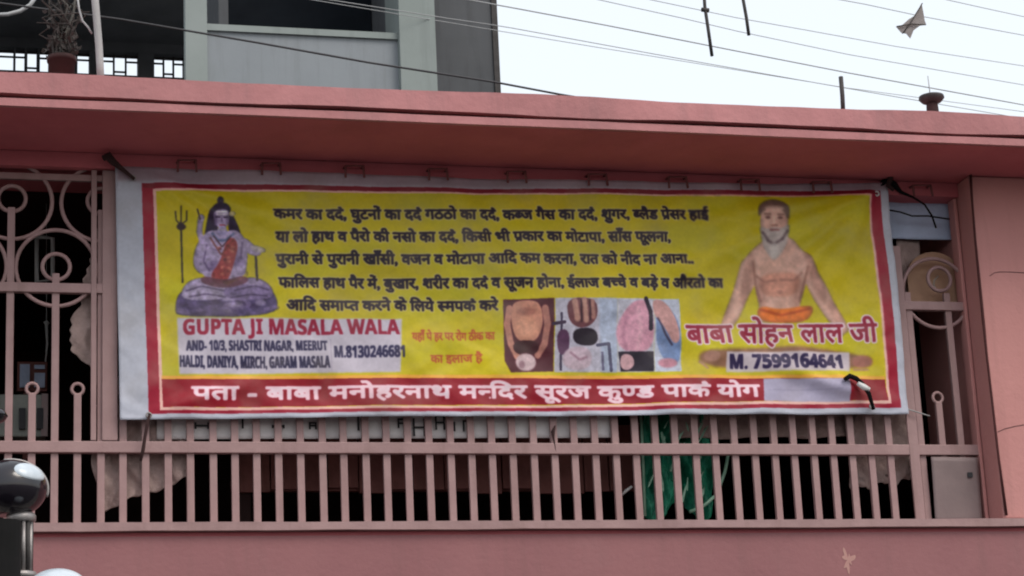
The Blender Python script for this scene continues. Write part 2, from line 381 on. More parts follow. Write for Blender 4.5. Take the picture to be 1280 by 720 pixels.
MB().box(P(1200,600,.195).x - .01, P(1200,600,.195).x + .01, .192, .197, P(1200,602,.195).z, P(1200,596,.195).z).build('hole', M['mark'], ts)
ts.children[0].location.y = -.094
cloth('blue_tarpaulin', M['blue'], [(1098,238),(1188,240),(1192,300),(1104,298)], .20, 'pale blue tarpaulin patch filling the grille corner beside the right pillar', 'tarpaulin', 16, 16, .003, 14, 2)
ob = empty('ochre_board', tuple(P(1168, 375, .24)), 'ochre round-topped board behind the scroll ring near the right pillar', 'board')
cxx = P(1168, 345, .2); ol = [(cxx.x + .125 * math.cos(a), cxx.z - .015 + .115 * math.sin(a)) for a in np.linspace(0, math.pi, 20)]
ol += [(cxx.x - .125, P(1168, 380, .2).z), (cxx.x + .125, P(1168, 380, .2).z)]
MB().prism(ol, .19, .205).build('panel', M['ochre'], ob)
MB().tube(pts_at([(1173,345),(1168,350),(1167,356),(1171,363)], .188), .004, 6).build('painted_curl', M['cream'], ob)
cloth('brown_panel', M['browncloth'], [(1120,298),(1150,300),(1152,390),(1122,388)], .23, 'dull brown panel piece behind the grille below the blue tarpaulin', 'panel', 8, 14, .004, 14, 2)
# green plastic net bundle
gn = empty('green_net', tuple(P(855, 645, .3)), 'bunched green plastic net behind the lower bars right of centre', 'net')
def netf(u, v):
    xl = 800 + 4 * v; xr = 905 - 16 * v
    p = P(xl + (xr - xl) * u, 505 + (640 - 505 + 14 * math.sin(u * 9)) * v, .27)
    return (p.x, .27 + .035 * fbm(p.x * 30, p.z * 7, 5), p.z)
MB().sheet(70, 50, netf, .002).build('mesh_sheet', M['green'], gn)
k_ = MB()
k_.tube([(p[0], .225, p[2]) for p in pts_at([(800,500),(803,560),(806,645)], .225)], .006, 6)
k_.tube([(p[0], .225, p[2]) for p in pts_at([(912,560),(906,590),(896,618),(880,632),(862,640)], .225)], .007, 6)
k_.build('cord', M['greenpale'], gn)
for k in range(26):
    x, y = random.uniform(812, 885), random.uniform(525, 630); p = P(x, y, .21); tl = random.uniform(-.5, .9)
    s_ = random.uniform(.008, .02); mb = MB()
    mb.prism([(p.x + .35 * s_ * math.cos(a) * random.uniform(.5, 1.3) + tl * s_ * 1.6 * math.sin(a), p.z + s_ * 2.2 * math.sin(a) * random.uniform(.7, 1.2)) for a in np.linspace(0, 2 * math.pi, 8)[:-1]], .205 + k * .0004, .2065 + k * .0004)
    mb.build('folded_flap', M['greenpale'], gn)
# grey case with two small panes behind the bars at far left
gc = empty('metal_case', tuple(P(28, 545, .5)), 'grey green metal case behind the bars at the left edge', 'case')
a, b = P(-40, 492, .5), P(58, 546, .5)
MB().box(a.x, b.x, .5, .75, b.z, a.z).build('body', M['box'], gc, bevel=.008)
for px in (28, 50):
    q = P(px, 520, .49); MB().box(q.x - .012, q.x + .012, .485, .502, q.z - .05, q.z + .03).build('recess_panel', M['mark'], gc)
MB().box(b.x - .02, b.x + .004, .488, .499, b.z, a.z).build('corner_strip', M['whitesheet'], gc)
lp = empty('small_window', tuple(P(42, 486, 1.2)), 'small dusty window with blue grey panes deep inside the dark veranda at left', 'window')
for (x0, y0, x1, y1) in ((25,455,37,484),(43,456,56,461),(43,466,56,484)):
    a, b = P(x0, y0, 1.2), P(x1, y1, 1.2); MB().box(a.x, b.x, 1.2, 1.21, b.z, a.z).build('pane', M['blue'], lp)
a, b = P(22, 451, 1.2), P(59, 488, 1.2)
fm = MB().box(a.x, b.x, 1.214, 1.24, b.z, a.z).build('frame', M['darkred'], lp)
for zz in (b.z,): MB().box(P(30, 470, 1.2).x, P(30, 470, 1.2).x + .03, 1.242, 1.27, 2.4, zz).build('leg', M['darkred'], lp)
tag(MB().tube(pts_at([(58,405),(59,430),(57,452)], .9), [.007, .005, .003], 6).tube(pts_at([(55,404),(58,402),(61,405)], .9), .006, 6).tube(pts_at([(58,405),(58,180)], .9), .0015, 4).build('hanging_hook', M['pipe']), 'thin pale hook hanging in the dark between the left grille bars', 'hook')
tag(MB().tube(pts_at([(44,296),(48,296),(66,298),(66,350),(46,352),(46,298)], .7), .01, 6).build('bracket', M['pipe']), 'dim grey bracket frame seen through the lower left scroll ring', 'bracket')

# ------------------------------------------------------------------ the printed banner
PPM = 800; BX0, BX1, BZ0, BZ1 = .60, 3.76, 3.20, 4.24
CW, CH = int((BX1 - BX0) * PPM), int((BZ1 - BZ0) * PPM)
YB = .085
def cv(px, py):
    """picture point -> canvas pixel (row from the bottom)"""
    p = P(px, py, YB); return ((p.x - BX0) * PPM, (p.z - BZ0) * PPM)
canvas = np.zeros((CH, CW, 3)); canvas[:] = (168, 160, 164)
def tri_mask(T):
    """coverage of triangles T (n,3,2) in canvas pixels -> (x0, y0, mask)"""
    x0 = int(max(0, math.floor(T[..., 0].min()) - 8)); x1 = int(min(CW, math.ceil(T[..., 0].max()) + 9))
    y0 = int(max(0, math.floor(T[..., 1].min()) - 8)); y1 = int(min(CH, math.ceil(T[..., 1].max()) + 9))
    m = np.zeros((max(1, y1 - y0), max(1, x1 - x0)), bool)
    for t in T:
        ax0 = max(x0, int(t[:, 0].min())); ax1 = min(x1, int(t[:, 0].max()) + 2); ay0 = max(y0, int(t[:, 1].min())); ay1 = min(y1, int(t[:, 1].max()) + 2)
        if ax1 <= ax0 or ay1 <= ay0: continue
        gx, gy = np.meshgrid(np.arange(ax0, ax1) + .5, np.arange(ay0, ay1) + .5)
        (xa, ya), (xb_, yb_), (xc, yc) = t
        e1 = (xb_ - xa) * (gy - ya) - (yb_ - ya) * (gx - xa); e2 = (xc - xb_) * (gy - yb_) - (yc - yb_) * (gx - xb_); e3 = (xa - xc) * (gy - yc) - (ya - yc) * (gx - xc)
        m[ay0 - y0:ay1 - y0, ax0 - x0:ax1 - x0] |= ((e1 >= 0) & (e2 >= 0) & (e3 >= 0)) | ((e1 <= 0) & (e2 <= 0) & (e3 <= 0))
    return x0, y0, m
def grow(m, r):
    out = m.copy()
    for dx in range(-r, r + 1):
        for dy in range(-r, r + 1):
            if dx * dx + dy * dy <= r * r + 1 and (dx or dy):
                out |= np.roll(np.roll(m, dx, 1), dy, 0)
    return out
def blur(a, r):
    for ax in (0, 1):
        for _ in range(2):
            pad = [(0, 0)] * a.ndim; pad[ax] = (r + 1, r); c_ = np.cumsum(np.pad(a, pad, mode='edge'), axis=ax)
            n = a.shape[ax]; hi = np.take(c_, np.arange(2 * r + 1, 2 * r + 1 + n), axis=ax); lo = np.take(c_, np.arange(0, n), axis=ax)
            a = (hi - lo) / (2 * r + 1)
    return a
CLIP = None
def clip_to_drawn():
    global CLIP
    CLIP = blur((np.abs(canvas - BASE).sum(-1) > 25).astype(float), 1)
def unclip():
    global CLIP
    CLIP = None
def soften(x0, y0, x1, y1, rad):
    a = cv(x0, y1); b = cv(x1, y0); X0, Y0, X1, Y1 = int(a[0]), int(a[1]), int(b[0]), int(b[1]); canvas[Y0:Y1, X0:X1] = blur(canvas[Y0:Y1, X0:X1].copy(), rad)
def volume(x0, y0, x1, y1, rad, amt):
    # the printed figure is rounder in the middle of each limb than at its outline
    a = cv(x0, y1); b = cv(x1, y0); X0, Y0, X1, Y1 = int(a[0]), int(a[1]), int(b[0]), int(b[1])
    sub = canvas[Y0:Y1, X0:X1]; m = (np.abs(sub - BASE[Y0:Y1, X0:X1]).sum(-1) > 25).astype(float)
    e = np.clip((blur(m, rad) - .45) / .5, 0, 1); sub *= (1 - amt * (1 - e) * m)[..., None]; sub[:] = np.clip(sub * (1 + .10 * e * m)[..., None], 0, 235)
def comp(x0, y0, m, col, alpha=1):
    h, w_ = m.shape; mm = np.asarray(m, float)[..., None] * alpha
    if CLIP is not None: mm = mm * CLIP[y0:y0 + h, x0:x0 + w_][..., None]
    sub = canvas[y0:y0 + h, x0:x0 + w_]; sub[:] = sub * (1 - mm) + np.array(col, float) * mm
def poly(pts, col, alpha=1, soft=0):
    """filled outline in picture points, even-odd"""
    q = np.array([cv(x, y) for x, y in pts]); pad = soft * 3 + 3
    x0 = int(max(0, q[:, 0].min() - pad)); x1 = int(min(CW, q[:, 0].max() + pad)); y0 = int(max(0, q[:, 1].min() - pad)); y1 = int(min(CH, q[:, 1].max() + pad))
    gx, gy = np.meshgrid(np.arange(x0, x1) + .5, np.arange(y0, y1) + .5); m = np.zeros(gx.shape, bool)
    for k in range(len(q)):
        (xa, ya), (xb_, yb_) = q[k], q[(k + 1) % len(q)]
        if ya == yb_: continue
        m ^= ((gy >= min(ya, yb_)) & (gy < max(ya, yb_))) & (gx < xa + (gy - ya) * (xb_ - xa) / (yb_ - ya))
    m = m.astype(float)
    if soft: m = blur(m, soft)
    comp(x0, y0, m, col, alpha)
def chaikin(p, n=2):
    for _ in range(n):
        q = []
        for k in range(len(p)):
            (a, b), (c2, d) = p[k], p[(k + 1) % len(p)]; q += [(a * .75 + c2 * .25, b * .75 + d * .25), (a * .25 + c2 * .75, b * .25 + d * .75)]
        p = q
    return p
def ell(cx, cy, rx, ry, col, alpha=1, soft=0, rot=0):
    pts = []
    for k in range(28):
        a = 2 * math.pi * k / 28; x, y = rx * math.cos(a), ry * math.sin(a)
        pts.append((cx + x * math.cos(rot) - y * math.sin(rot), cy + x * math.sin(rot) + y * math.cos(rot)))
    poly(pts, col, alpha, soft)
def line(pts, wd, col, alpha=1, soft=0):
    for (xa, ya), (xb_, yb_) in zip(pts[:-1], pts[1:]):
        L = math.hypot(xb_ - xa, yb_ - ya) or 1; nx, ny = -(yb_ - ya) / L * wd / 2, (xb_ - xa) / L * wd / 2
        poly([(xa + nx, ya + ny), (xb_ + nx, yb_ + ny), (xb_ - nx, yb_ - ny), (xa - nx, ya - ny)], col, alpha, soft)
    if wd > 3:
        for x, y in pts: ell(x, y, wd / 2, wd / 2, col, alpha, soft)
# --- glyph outlines from the built-in interface fonts, laid out here (conjuncts, reph)
_gc = {}
def _tris(s):
    if s in _gc: return _gc[s]
    cu = bpy.data.curves.new('lettering', 'FONT'); cu.body = s; cu.size = 1; cu.resolution_u = 3
    ob_ = bpy.data.objects.new('lettering', cu); COL.objects.link(ob_)
    dg = bpy.context.evaluated_depsgraph_get(); me = ob_.evaluated_get(dg).to_mesh(); me.calc_loop_triangles()
    v = np.array([(a.co.x, a.co.y) for a in me.vertices]).reshape(-1, 2)
    t = np.array([v[list(lt.vertices)] for lt in me.loop_triangles]) if len(me.loop_triangles) else np.zeros((0, 3, 2))
    ob_.evaluated_get(dg).to_mesh_clear(); bpy.data.objects.remove(ob_); bpy.data.curves.remove(cu)
    _gc[s] = t; return t
_bar = _tris('|')[..., 0].min()
def width(s): return _tris(s + '|')[..., 0].max() - _tris('|')[..., 0].max()
def clip_x(T, xc):
    out = []
    for t in T:
        if t[:, 0].max() <= xc: out.append(t); continue
        if t[:, 0].min() >= xc: continue
        pl = []
        for k in range(3):
            a, b = t[k], t[(k + 1) % 3]
            if a[0] <= xc: pl.append(a)
            if (a[0] - xc) * (b[0] - xc) < 0: pl.append(a + (b - a) * (xc - a[0]) / (b[0] - a[0]))
        for k in range(1, len(pl) - 1): out.append(np.array([pl[0], pl[k], pl[k + 1]]))
    return np.array(out) if out else np.zeros((0, 3, 2))
def layout(s):
    """'~X' = half form of X (stem cut off), '^' = reph over the letter just set"""
    x = 0; out = []; seg = ''
    def flush():
        nonlocal x, seg
        if seg:
            T = _tris(seg)
            if len(T): out.append(T + np.array([x, 0]))
            x += width(seg); seg = ''
    i = 0
    while i < len(s):
        c_ = s[i]
        if c_ == '~':
            flush(); T = _tris(s[i + 1]); wd = width(s[i + 1]); cut = wd * (.70 if s[i + 1] in 'बसन' else .66)
            out.append(clip_x(T, cut) + np.array([x, 0])); x += cut; i += 2; continue
        if c_ == '^':
            flush(); zt = .60
            hk = [(-.02, .0), (.0, .10), (-.07, .17), (-.15, .15)]
            for (a, b), (c2, d) in zip(hk[:-1], hk[1:]):
                L = math.hypot(c2 - a, d - b); nx, ny = -(d - b) / L * .028, (c2 - a) / L * .028
                A, B, C_, D = [np.array([x - .10 + q[0], zt + q[1]]) for q in ((a + nx, b + ny), (c2 + nx, d + ny), (c2 - nx, d - ny), (a - nx, b - ny))]
                out.append(np.array([[A, B, C_], [A, C_, D]]))
            i += 1; continue
        if c_ == '%':
            flush(); A, B, C_, D = [np.array([x - q[0], q[1]]) for q in ((.17, .22), (.17, .15), (.42, -.03), (.42, .05))]
            out.append(np.array([[A, B, C_], [A, C_, D]])); i += 1; continue
        if c_ == ' ': flush(); x += .27; i += 1; continue
        seg += c_; i += 1
        # set cluster by cluster so that the widths stay even
        if i < len(s) and (s[i] in ' ~^%' ): flush()
    flush()
    return (np.concatenate(out) if out else np.zeros((0, 3, 2))), x
def text(s, p0, p1, em, col, bold=0, halo=None, halo_r=3, halo_a=1, alpha=1):
    """set s on the baseline from picture point p0 to p1; em = letter size in picture pixels"""
    if any('A' <= q <= 'Z' for q in s):
        s = ''.join(chr(0x1D5D4 + ord(q) - 65) if 'A' <= q <= 'Z' else chr(0x1D7EC + ord(q) - 48) if '0' <= q <= '9' else q for q in s)
    T, W = layout(s); a = np.array(cv(*p0)); b = np.array(cv(*p1)); up = np.array(cv(p0[0], p0[1] - em)) - a
    d = (b - a) / W; H = np.linalg.norm(up); n_ = np.array([-d[1], d[0]]); n_ = n_ / np.linalg.norm(n_) * H
    Q = T[..., :1] * d + T[..., 1:] * n_ + a
    x0, y0, m = tri_mask(Q)
    if bold: m = grow(m, bold)
    if halo is not None: comp(x0, y0, blur(grow(m, halo_r).astype(float), 1), halo, halo_a)
    comp(x0, y0, blur(m.astype(float), 1), col, alpha)

RED = (134, 14, 40); DRED = (128, 14, 30); YEL = (176, 160, 14); NAVY = (36, 24, 62)
# white sheet, red border, yellow field
poly([(178,228),(1099,239),(1127,510),(186,517)], YEL)
for _ in range(60):      # print mottling: greener and more golden patches of the printed ground
    x, y = random.uniform(200, 1080), random.uniform(245, 470)
    ell(x, y, random.uniform(30, 90), random.uniform(8, 26), random.choice([(166, 162, 18), (186, 162, 10), (162, 144, 14), (158, 154, 44)]), .35, 12, random.uniform(-.3, .3))
FIELD = canvas.copy(); canvas[:] = (158, 160, 172)
poly([(146,205),(1112,226),(1112,238),(900,238),(640,235),(230,229),(146,226)], (136, 118, 127), .9, 5)  # top margin dimmed: shade of the ledge put into the print colour
poly([(177,229),(640,236),(1099,239),(1127,509),(640,514),(186,517)], RED)
poly([(177,229),(640,236),(1099,239),(1099,244),(640,242),(178,235)], (112, 18, 34))
poly([(191,236),(640,241),(1086,245),(1115,504),(640,510),(200,513)], (204, 160, 150))     # thin pale line inside the border
poly([(195,239),(640,243),(1083,247),(1111,500),(640,507),(204,509)], (255, 0, 255))
key = (canvas[..., 0] == 255) & (canvas[..., 2] == 255); canvas[key] = FIELD[key]
poly([(202,470),(640,469),(1107,470),(1107,474),(640,473),(202,474)], (212, 150, 60), 1, 1)
poly([(202,474),(640,473),(1107,474),(1111,500),(640,506),(204,509)], (126, 12, 30))
poly([(953,474),(1060,474),(1062,502),(953,502)], (150, 144, 166), 1, 1)                    # patch pasted over the end of the line
line([(960,488),(1050,487)], 1.5, (130, 124, 148), .6, 1)
poly([(221,397),(502,399),(500,466),(224,468)], (172, 164, 176), 1, 2)
# body text
K = (28, 16, 32); HL = (186, 172, 150)
def body(s, x0, x1, y): text(s, (x0, y + 7), (x1, y + 7), 18.5, K, 2, HL, 4, .5)
body("कमर का दद^, घुटनों का दद^ गठठो का दद^, क~बज गैस का दद^, शुगर, ~बलैड प्रेसर हाई".replace('प्रे', 'प%े'), 342, 885, 267)
body("या लो हाथ व पैरो की नसो का दद^, िकसी भी प%कार का मोटापा, साँस फूलना,", 345, 838, 295)
body("पुरानी से पुरानी खाँसी, वजन व मोटापा आिद कम करना, रात को नीद ना आना..", 345, 866, 323)
body("फािलस हाथ पैर में, बुखार, शरीर का दद^ व सूजन होना, ईलाज ब~चचे व बड़े व औरतो का", 348, 903, 353)
body("आिद समा~पत करने के िलये ~समपक^ करे", 358, 622, 381)
for xx, yy in ((505,421),): pass
text("यहाँ पे हर पर रोग ठीक का", (515,426), (618,425), 15, (160, 70, 36), 1)
text("का इलाज है", (538,454), (602,453), 15, (160, 70, 36), 1)
text("GUPTA JI MASALA WALA", (228,418), (499,418), 26, (132, 22, 50), 1)
text("AND- 10/3, SHASTRI NAGAR, MEERUT", (233,438), (409,438), 17, (44, 40, 68), 1)
text("HALDI, DANIYA, MIRCH, GARAM MASALA", (224,459), (412,460), 20, (34, 30, 60), 1)
text("M.8130246681", (417,447), (507,447), 20, (40, 36, 68), 1)
line([(413,424),(414,464)], 1.2, (150, 140, 160), .7)
# seated deity print: rock, trident, drum, figure
def photo_grain(x0, y0, x1, y1, amp, seed, sc_=5):
    # mid-size light and dark of a cheap photographic print, only where the figure was laid down
    a = cv(x0, y1); b = cv(x1, y0); X0, Y0, X1, Y1 = int(a[0]), int(a[1]), int(b[0]), int(b[1])
    rg = np.random.RandomState(seed); h, w_ = Y1 - Y0, X1 - X0
    n1 = blur(rg.normal(0, 1, (h, w_)), sc_); n1 /= n1.std(); n2 = blur(rg.normal(0, 1, (h, w_)), sc_ // 2); n2 /= n2.std()
    sub = canvas[Y0:Y1, X0:X1]; msk = blur((np.abs(sub - BASE[Y0:Y1, X0:X1]).sum(-1) > 12).astype(float), 1)
    f = 1 + amp * (.6 * n1 + .45 * n2) * msk; sub[:] = np.clip(sub * f[..., None], 4, 235)
def deity():
    C = chaikin
    dk = (44, 32, 58); rock = (70, 58, 92); lv = (132, 120, 146); lv2 = (98, 84, 116); sk = (134, 120, 148); sk2 = (84, 68, 100); hair = (36, 24, 46); red = (124, 50, 50)
    poly(C([(219,388),(221,370),(232,360),(250,362),(285,372),(320,360),(338,362),(347,376),(345,393),(285,397),(222,395)]), rock, 1, 1)
    for k in range(26): ell(random.uniform(226, 342), random.uniform(368, 393), random.uniform(5, 13), random.uniform(2, 4), random.choice([dk, lv2, lv, rock]), .65, 2, random.uniform(-.3, .3))
    # folded legs, wide and pale with dark folds
    poly(C([(226,366),(232,354),(250,346),(276,352),(292,362),(284,374),(252,376),(230,374)]), lv, 1, 1); poly(C([(342,366),(334,354),(316,346),(292,352),(276,364),(286,376),(318,376),(338,374)]), lv2, 1, 1)
    for q in [[(232,364),(252,358),(280,364)],[(236,371),(258,368),(282,372)],[(336,364),(318,358),(292,364)],[(334,371),(312,369),(288,373)]]: line(q, 2, dk, .7, 1)
    ell(250, 354, 14, 4, sk, .8, 2, -.1); ell(316, 354, 13, 4, sk, .8, 2, .1)
    # trident and drum
    line([(226,286),(228,354)], 2.4, (70, 60, 46)); line([(219,264),(220,276),(226,281),(233,276),(233,264)], 2, (88, 74, 40)); line([(226,258),(226,282)], 1.8, (70, 56, 44)); poly(C([(219,284),(226,277),(234,284),(226,290)]), (44, 28, 34), 1, 1)
    line([(319,318),(321,352)], 3, (58, 46, 44))
    # hair behind, body
    poly(C([(262,258),(256,290),(252,318),(262,330),(272,300),(272,262)]), hair, 1, 1); poly(C([(286,260),(300,288),(303,316),(298,334),(288,320),(284,290)]), hair, 1, 1)
    poly(C([(262,288),(250,298),(246,322),(254,352),(304,352),(310,326),(306,298),(294,288),(280,292)]), sk, 1, 1)
    poly(C([(252,296),(243,312),(240,332),(250,344),(262,340),(254,328),(260,306)]), sk, 1, 1); poly(C([(303,296),(318,308),(328,316),(322,322),(306,318),(298,308)]), sk, 1, 1); ell(322, 312, 10, 4, (156, 146, 152), .9, 1, .2)
    line([(252,304),(249,290),(250,278)], 7, sk, 1, 1); ell(251, 274, 4, 5, sk, 1, 1); line([(246,262),(250,276)], 2, (70, 52, 44))
    line([(258,306),(254,328),(262,340)], 2, sk2, .9, 1); line([(302,304),(300,326)], 2.4, sk2, .9, 2); line([(264,312),(276,316),(290,312)], 2, sk2, .8, 2); ell(268, 334, 6, 8, sk2, .55, 3); ell(292, 322, 7, 12, sk2, .55, 3)
    for k in range(9): ell(random.uniform(252, 306), random.uniform(300, 345), random.uniform(2, 6), random.uniform(3, 8), random.choice([sk2, (160, 146, 170), (104, 90, 122)]), .4, 2)
    # shawl, beads, snake
    poly(C([(284,296),(298,304),(292,330),(284,354),(268,356),(262,344),(274,330)]), red, .95, 1)
    for k in range(12): ell(random.uniform(268, 294), random.uniform(308, 350), 2.4, 1.8, random.choice([(70, 30, 40), (156, 92, 80)]), .8, 1)
    poly(C([(252,344),(280,352),(306,344),(312,354),(282,362),(250,355)]), (78, 42, 56), .9, 1)
    line([(264,292),(272,302),(282,302),(292,293)], 3, (70, 78, 106), .9, 1); line([(262,298),(276,320),(292,300)], 2, (96, 50, 44), .9, 1); line([(266,296),(277,310),(288,297)], 1.6, (60, 34, 40), .9)
    # head
    ell(276, 264, 12, 10, hair, 1, 1); ell(275, 252, 4, 5, hair, 1, 1); poly(C([(267,262),(286,262),(286,278),(281,288),(273,288),(267,278)]), sk, 1, 1)
    poly(C([(272,284),(282,284),(284,296),(270,296)]), (128, 118, 154), .9, 1); ell(269, 275, 2.5, 9, sk2, .8, 2); ell(284, 276, 2, 8, sk2, .6, 2)
    line([(270,265),(284,265)], 1.6, (206, 196, 200)); line([(270,268),(284,268)], 1.2, (196, 186, 192)); line([(269,272),(275,272)], 1.8, (40, 26, 46)); line([(279,272),(285,272)], 1.8, (40, 26, 46)); line([(277,272),(277,279)], 1.6, sk2, .9); line([(274,283),(281,283)], 1.7, (126, 52, 62)); ell(290, 268, 4, 3, (176, 160, 120), .9, 1)

BASE = canvas.copy()
deity()
volume(212, 240, 352, 398, 6, .30)
photo_grain(212, 240, 352, 398, .12, 3)
soften(212, 240, 352, 398, 1)
# the four pasted photographs
def photos():
    global BASE
    def pane(q, col): poly(q, col, 1, 1)
    # 1: back of a seated bare man, seen close
    pane([(628,375),(691,374),(692,464),(638,466),(630,452)], (70, 26, 36)); BASE = canvas.copy()
    poly(chaikin([(644,376),(668,376),(676,386),(678,404),(672,424),(658,430),(644,424),(638,404),(638,386)]), (170, 116, 98), 1, 1)
    line([(636,386),(633,406),(638,430),(646,446)], 8, (164, 112, 98), 1, 1); line([(680,386),(683,406),(680,430),(672,444)], 8, (150, 100, 90), 1, 1)
    ell(657, 410, 14, 15, (188, 132, 108), .8, 5); ell(657, 390, 12, 5, (120, 70, 62), .6, 4); poly(chaikin([(640,426),(674,426),(672,444),(642,444)]), (52, 20, 28), 1, 1); ell(657, 453, 13, 11, (178, 154, 158), 1, 2); ell(652, 456, 4, 5, (120, 84, 96), .7, 2)
    # 2: a hand on a knee, equipment beside it
    unclip(); pane([(692,374),(770,374),(772,465),(693,465)], (162, 158, 172))
    poly([(746,374),(770,374),(772,465),(752,465)], (150, 158, 178), 1, 3)
    line([(700,392),(701,463)], 3, (58, 50, 70)); line([(690,406),(704,404)], 4, (54, 40, 60)); poly(chaikin([(694,414),(710,412),(712,440),(698,446)]), (78, 48, 74), 1, 1)
    poly(chaikin([(706,374),(742,374),(746,394),(738,408),(722,412),(708,402)]), (92, 52, 58), 1, 1); line([(716,378),(720,400)], 7, (160, 118, 108), 1, 2); line([(728,376),(731,402)], 6, (166, 124, 112), 1, 2); line([(738,378),(740,398)], 5, (150, 106, 98), 1, 2)
    line([(724,376),(725,404)], 2, (48, 24, 34), .9, 1); line([(735,376),(736,402)], 2, (48, 24, 34), .9, 1)
    poly(chaikin([(714,412),(742,410),(748,424),(740,434),(716,430)]), (30, 20, 32), 1, 1); poly(chaikin([(704,440),(718,432),(738,436),(740,458),(720,464),(702,456)]), (168, 148, 160), 1, 2); line([(712,440),(724,450),(734,446)], 3, (110, 74, 90), .7, 2)
    line([(746,432),(760,430),(764,463)], 4, (74, 72, 94)); line([(752,440),(754,463)], 3, (96, 92, 116))
    # 3: pink garment over a hip, black belt
    pane([(770,374),(816,374),(818,465),(772,465)], (168, 166, 178))
    poly(chaikin([(774,398),(788,378),(808,374),(816,400),(816,440),(776,440),(768,418)]), (184, 132, 150), 1, 2); line([(782,396),(778,420),(782,438)], 4, (152, 100, 122), .6, 3); line([(796,384),(800,412),(796,436)], 4, (202, 156, 168), .6, 3)
    poly([(772,440),(817,439),(817,464),(776,464)], (30, 22, 36), 1, 1); poly(chaikin([(776,442),(790,444),(794,456),(784,464),(774,458)]), (178, 140, 146), 1, 1)
    # 4: arm against a blue garment
    pane([(816,374),(848,374),(851,465),(818,465)], (166, 170, 186))
    poly(chaikin([(818,384),(832,380),(848,404),(852,444),(842,460),(826,446),(818,420)]), (104, 124, 164), 1, 2)
    poly(chaikin([(814,374),(830,376),(842,396),(850,424),(842,432),(830,412),(816,396)]), (172, 128, 126), 1, 1); line([(820,398),(830,418),(840,432)], 2.5, (52, 44, 68), .9, 1)
    line([(806,374),(812,390),(812,412)], 5, (34, 24, 40), 1, 1); ell(834, 454, 12, 6, (168, 116, 130), 1, 2)

BASE = canvas.copy()
photos()
photo_grain(626, 372, 856, 468, .05, 4, 5)
# man in a saffron wrap, arms down to his knees
def sadhu():
    sk = (176, 138, 124); sk2 = (152, 112, 98); sh = (120, 80, 70)
    poly(chaikin([(868,440),(905,438),(1000,432),(1085,444),(1092,462),(880,464)]), (108, 66, 76), .8, 4)
    poly([(940,312),(952,302),(958,296),(980,296),(990,302),(1000,312),(1010,322),(1022,344),(1036,368),(1050,392),(1062,412),(1052,420),(1034,400),(1018,378),(1006,356),(1000,380),(1004,402),(946,404),(948,380),(944,356),(934,374),(922,400),(908,418),(898,414),(908,386),(918,356),(926,328)], sk, 1, 2)
    poly(chaikin([(950,340),(998,340),(996,372),(950,372)]), (166, 112, 94), .8, 4)
    clip_to_drawn()
    ell(934, 350, 7, 34, sh, .40, 5, .15); ell(1018, 346, 8, 34, sh, .45, 5, -.35); ell(972, 334, 24, 8, (178, 138, 122), .5, 5); ell(952, 366, 6, 20, sh, .35, 5); ell(996, 366, 6, 20, sh, .35, 5); ell(904, 394, 6, 16, sh, .3, 4, .3); ell(1044, 392, 6, 18, sh, .3, 4, -.45)
    line([(944,344),(956,352),(970,350)], 2.5, sh, .8, 2); line([(974,350),(990,352),(1000,342)], 2.5, sh, .8, 2); line([(940,326),(945,356),(951,378)], 3, sh, .8, 2); line([(1007,334),(1003,356),(999,378)], 3, sh, .8, 2); unclip()
    ell(974, 366, 3, 3, sh, .6, 1)
    poly(chaikin([(946,382),(972,388),(1014,380),(1016,392),(1004,404),(944,404)]), (184, 96, 38), 1, 1); line([(948,388),(976,394),(1012,386)], 3, (150, 62, 26), .9, 1)
    poly(chaikin([(954,288),(980,288),(984,310),(966,322),(950,310)]), sk2, 1, 2)
    poly(chaikin([(949,262),(954,255),(966,252),(978,256),(984,266),(983,282),(978,296),(966,304),(954,296),(948,282)]), sk, 1, 1)
    poly(chaikin([(946,274),(945,260),(954,252),(966,249),(979,253),(986,262),(984,278),(980,268),(974,262),(958,262),(951,266)]), (98, 74, 66), 1, 2)
    ell(966, 262, 12, 3.5, (190, 154, 140), .7, 2); line([(953,269),(962,269)], 2.2, (92, 60, 54), .8, 1); line([(970,269),(979,269)], 2.2, (92, 60, 54), .8, 1)
    ell(958, 273, 3.4, 1.8, (84, 52, 50), .9, 1); ell(974, 273, 3.4, 1.8, (84, 52, 50), .9, 1); line([(966,270),(966,281)], 3, (196, 158, 142), .8, 1); line([(962,283),(970,283)], 2, sh, .8, 1)
    poly(chaikin([(948,282),(956,288),(966,285),(976,288),(984,280),(984,298),(977,316),(966,328),(956,316),(948,298)]), (150, 138, 134), .95, 2)
    line([(951,292),(958,302),(966,306),(976,300),(982,290)], 3.5, (72, 54, 58), .75, 2); line([(960,289),(972,289)], 2.4, (112, 62, 60), .9, 1); ell(966, 314, 5, 10, (172, 162, 156), .7, 3)
    ell(888, 446, 10, 7, sk2, .9, 2); ell(1078, 452, 13, 8, (146, 92, 82), .9, 2)
    line([(872,452),(884,462)], 3, sk2, .9, 1); line([(1066,462),(1086,462)], 3, sk2, .9, 1)
BASE = canvas.copy()
sadhu()
volume(905, 250, 1070, 425, 12, .22)
soften(860, 246, 1095, 468, 2)
photo_grain(860, 250, 1095, 466, .05, 6, 9)
text("बाबा सोहन लाल जी", (858,430), (1096,427), 35, (128, 22, 48), 2, (196, 176, 184), 5)
poly([(906,441),(1062,440),(1062,464),(906,466)], (176, 166, 176), .9, 2)
text("M. 7599164641", (910,461), (1056,460), 23, NAVY, 2)
text("पता - बाबा मनोहरनाथ म~निदर सूरज कु~णड पाक^ योग", (240,499), (948,496), 24, (214, 180, 190), 3)
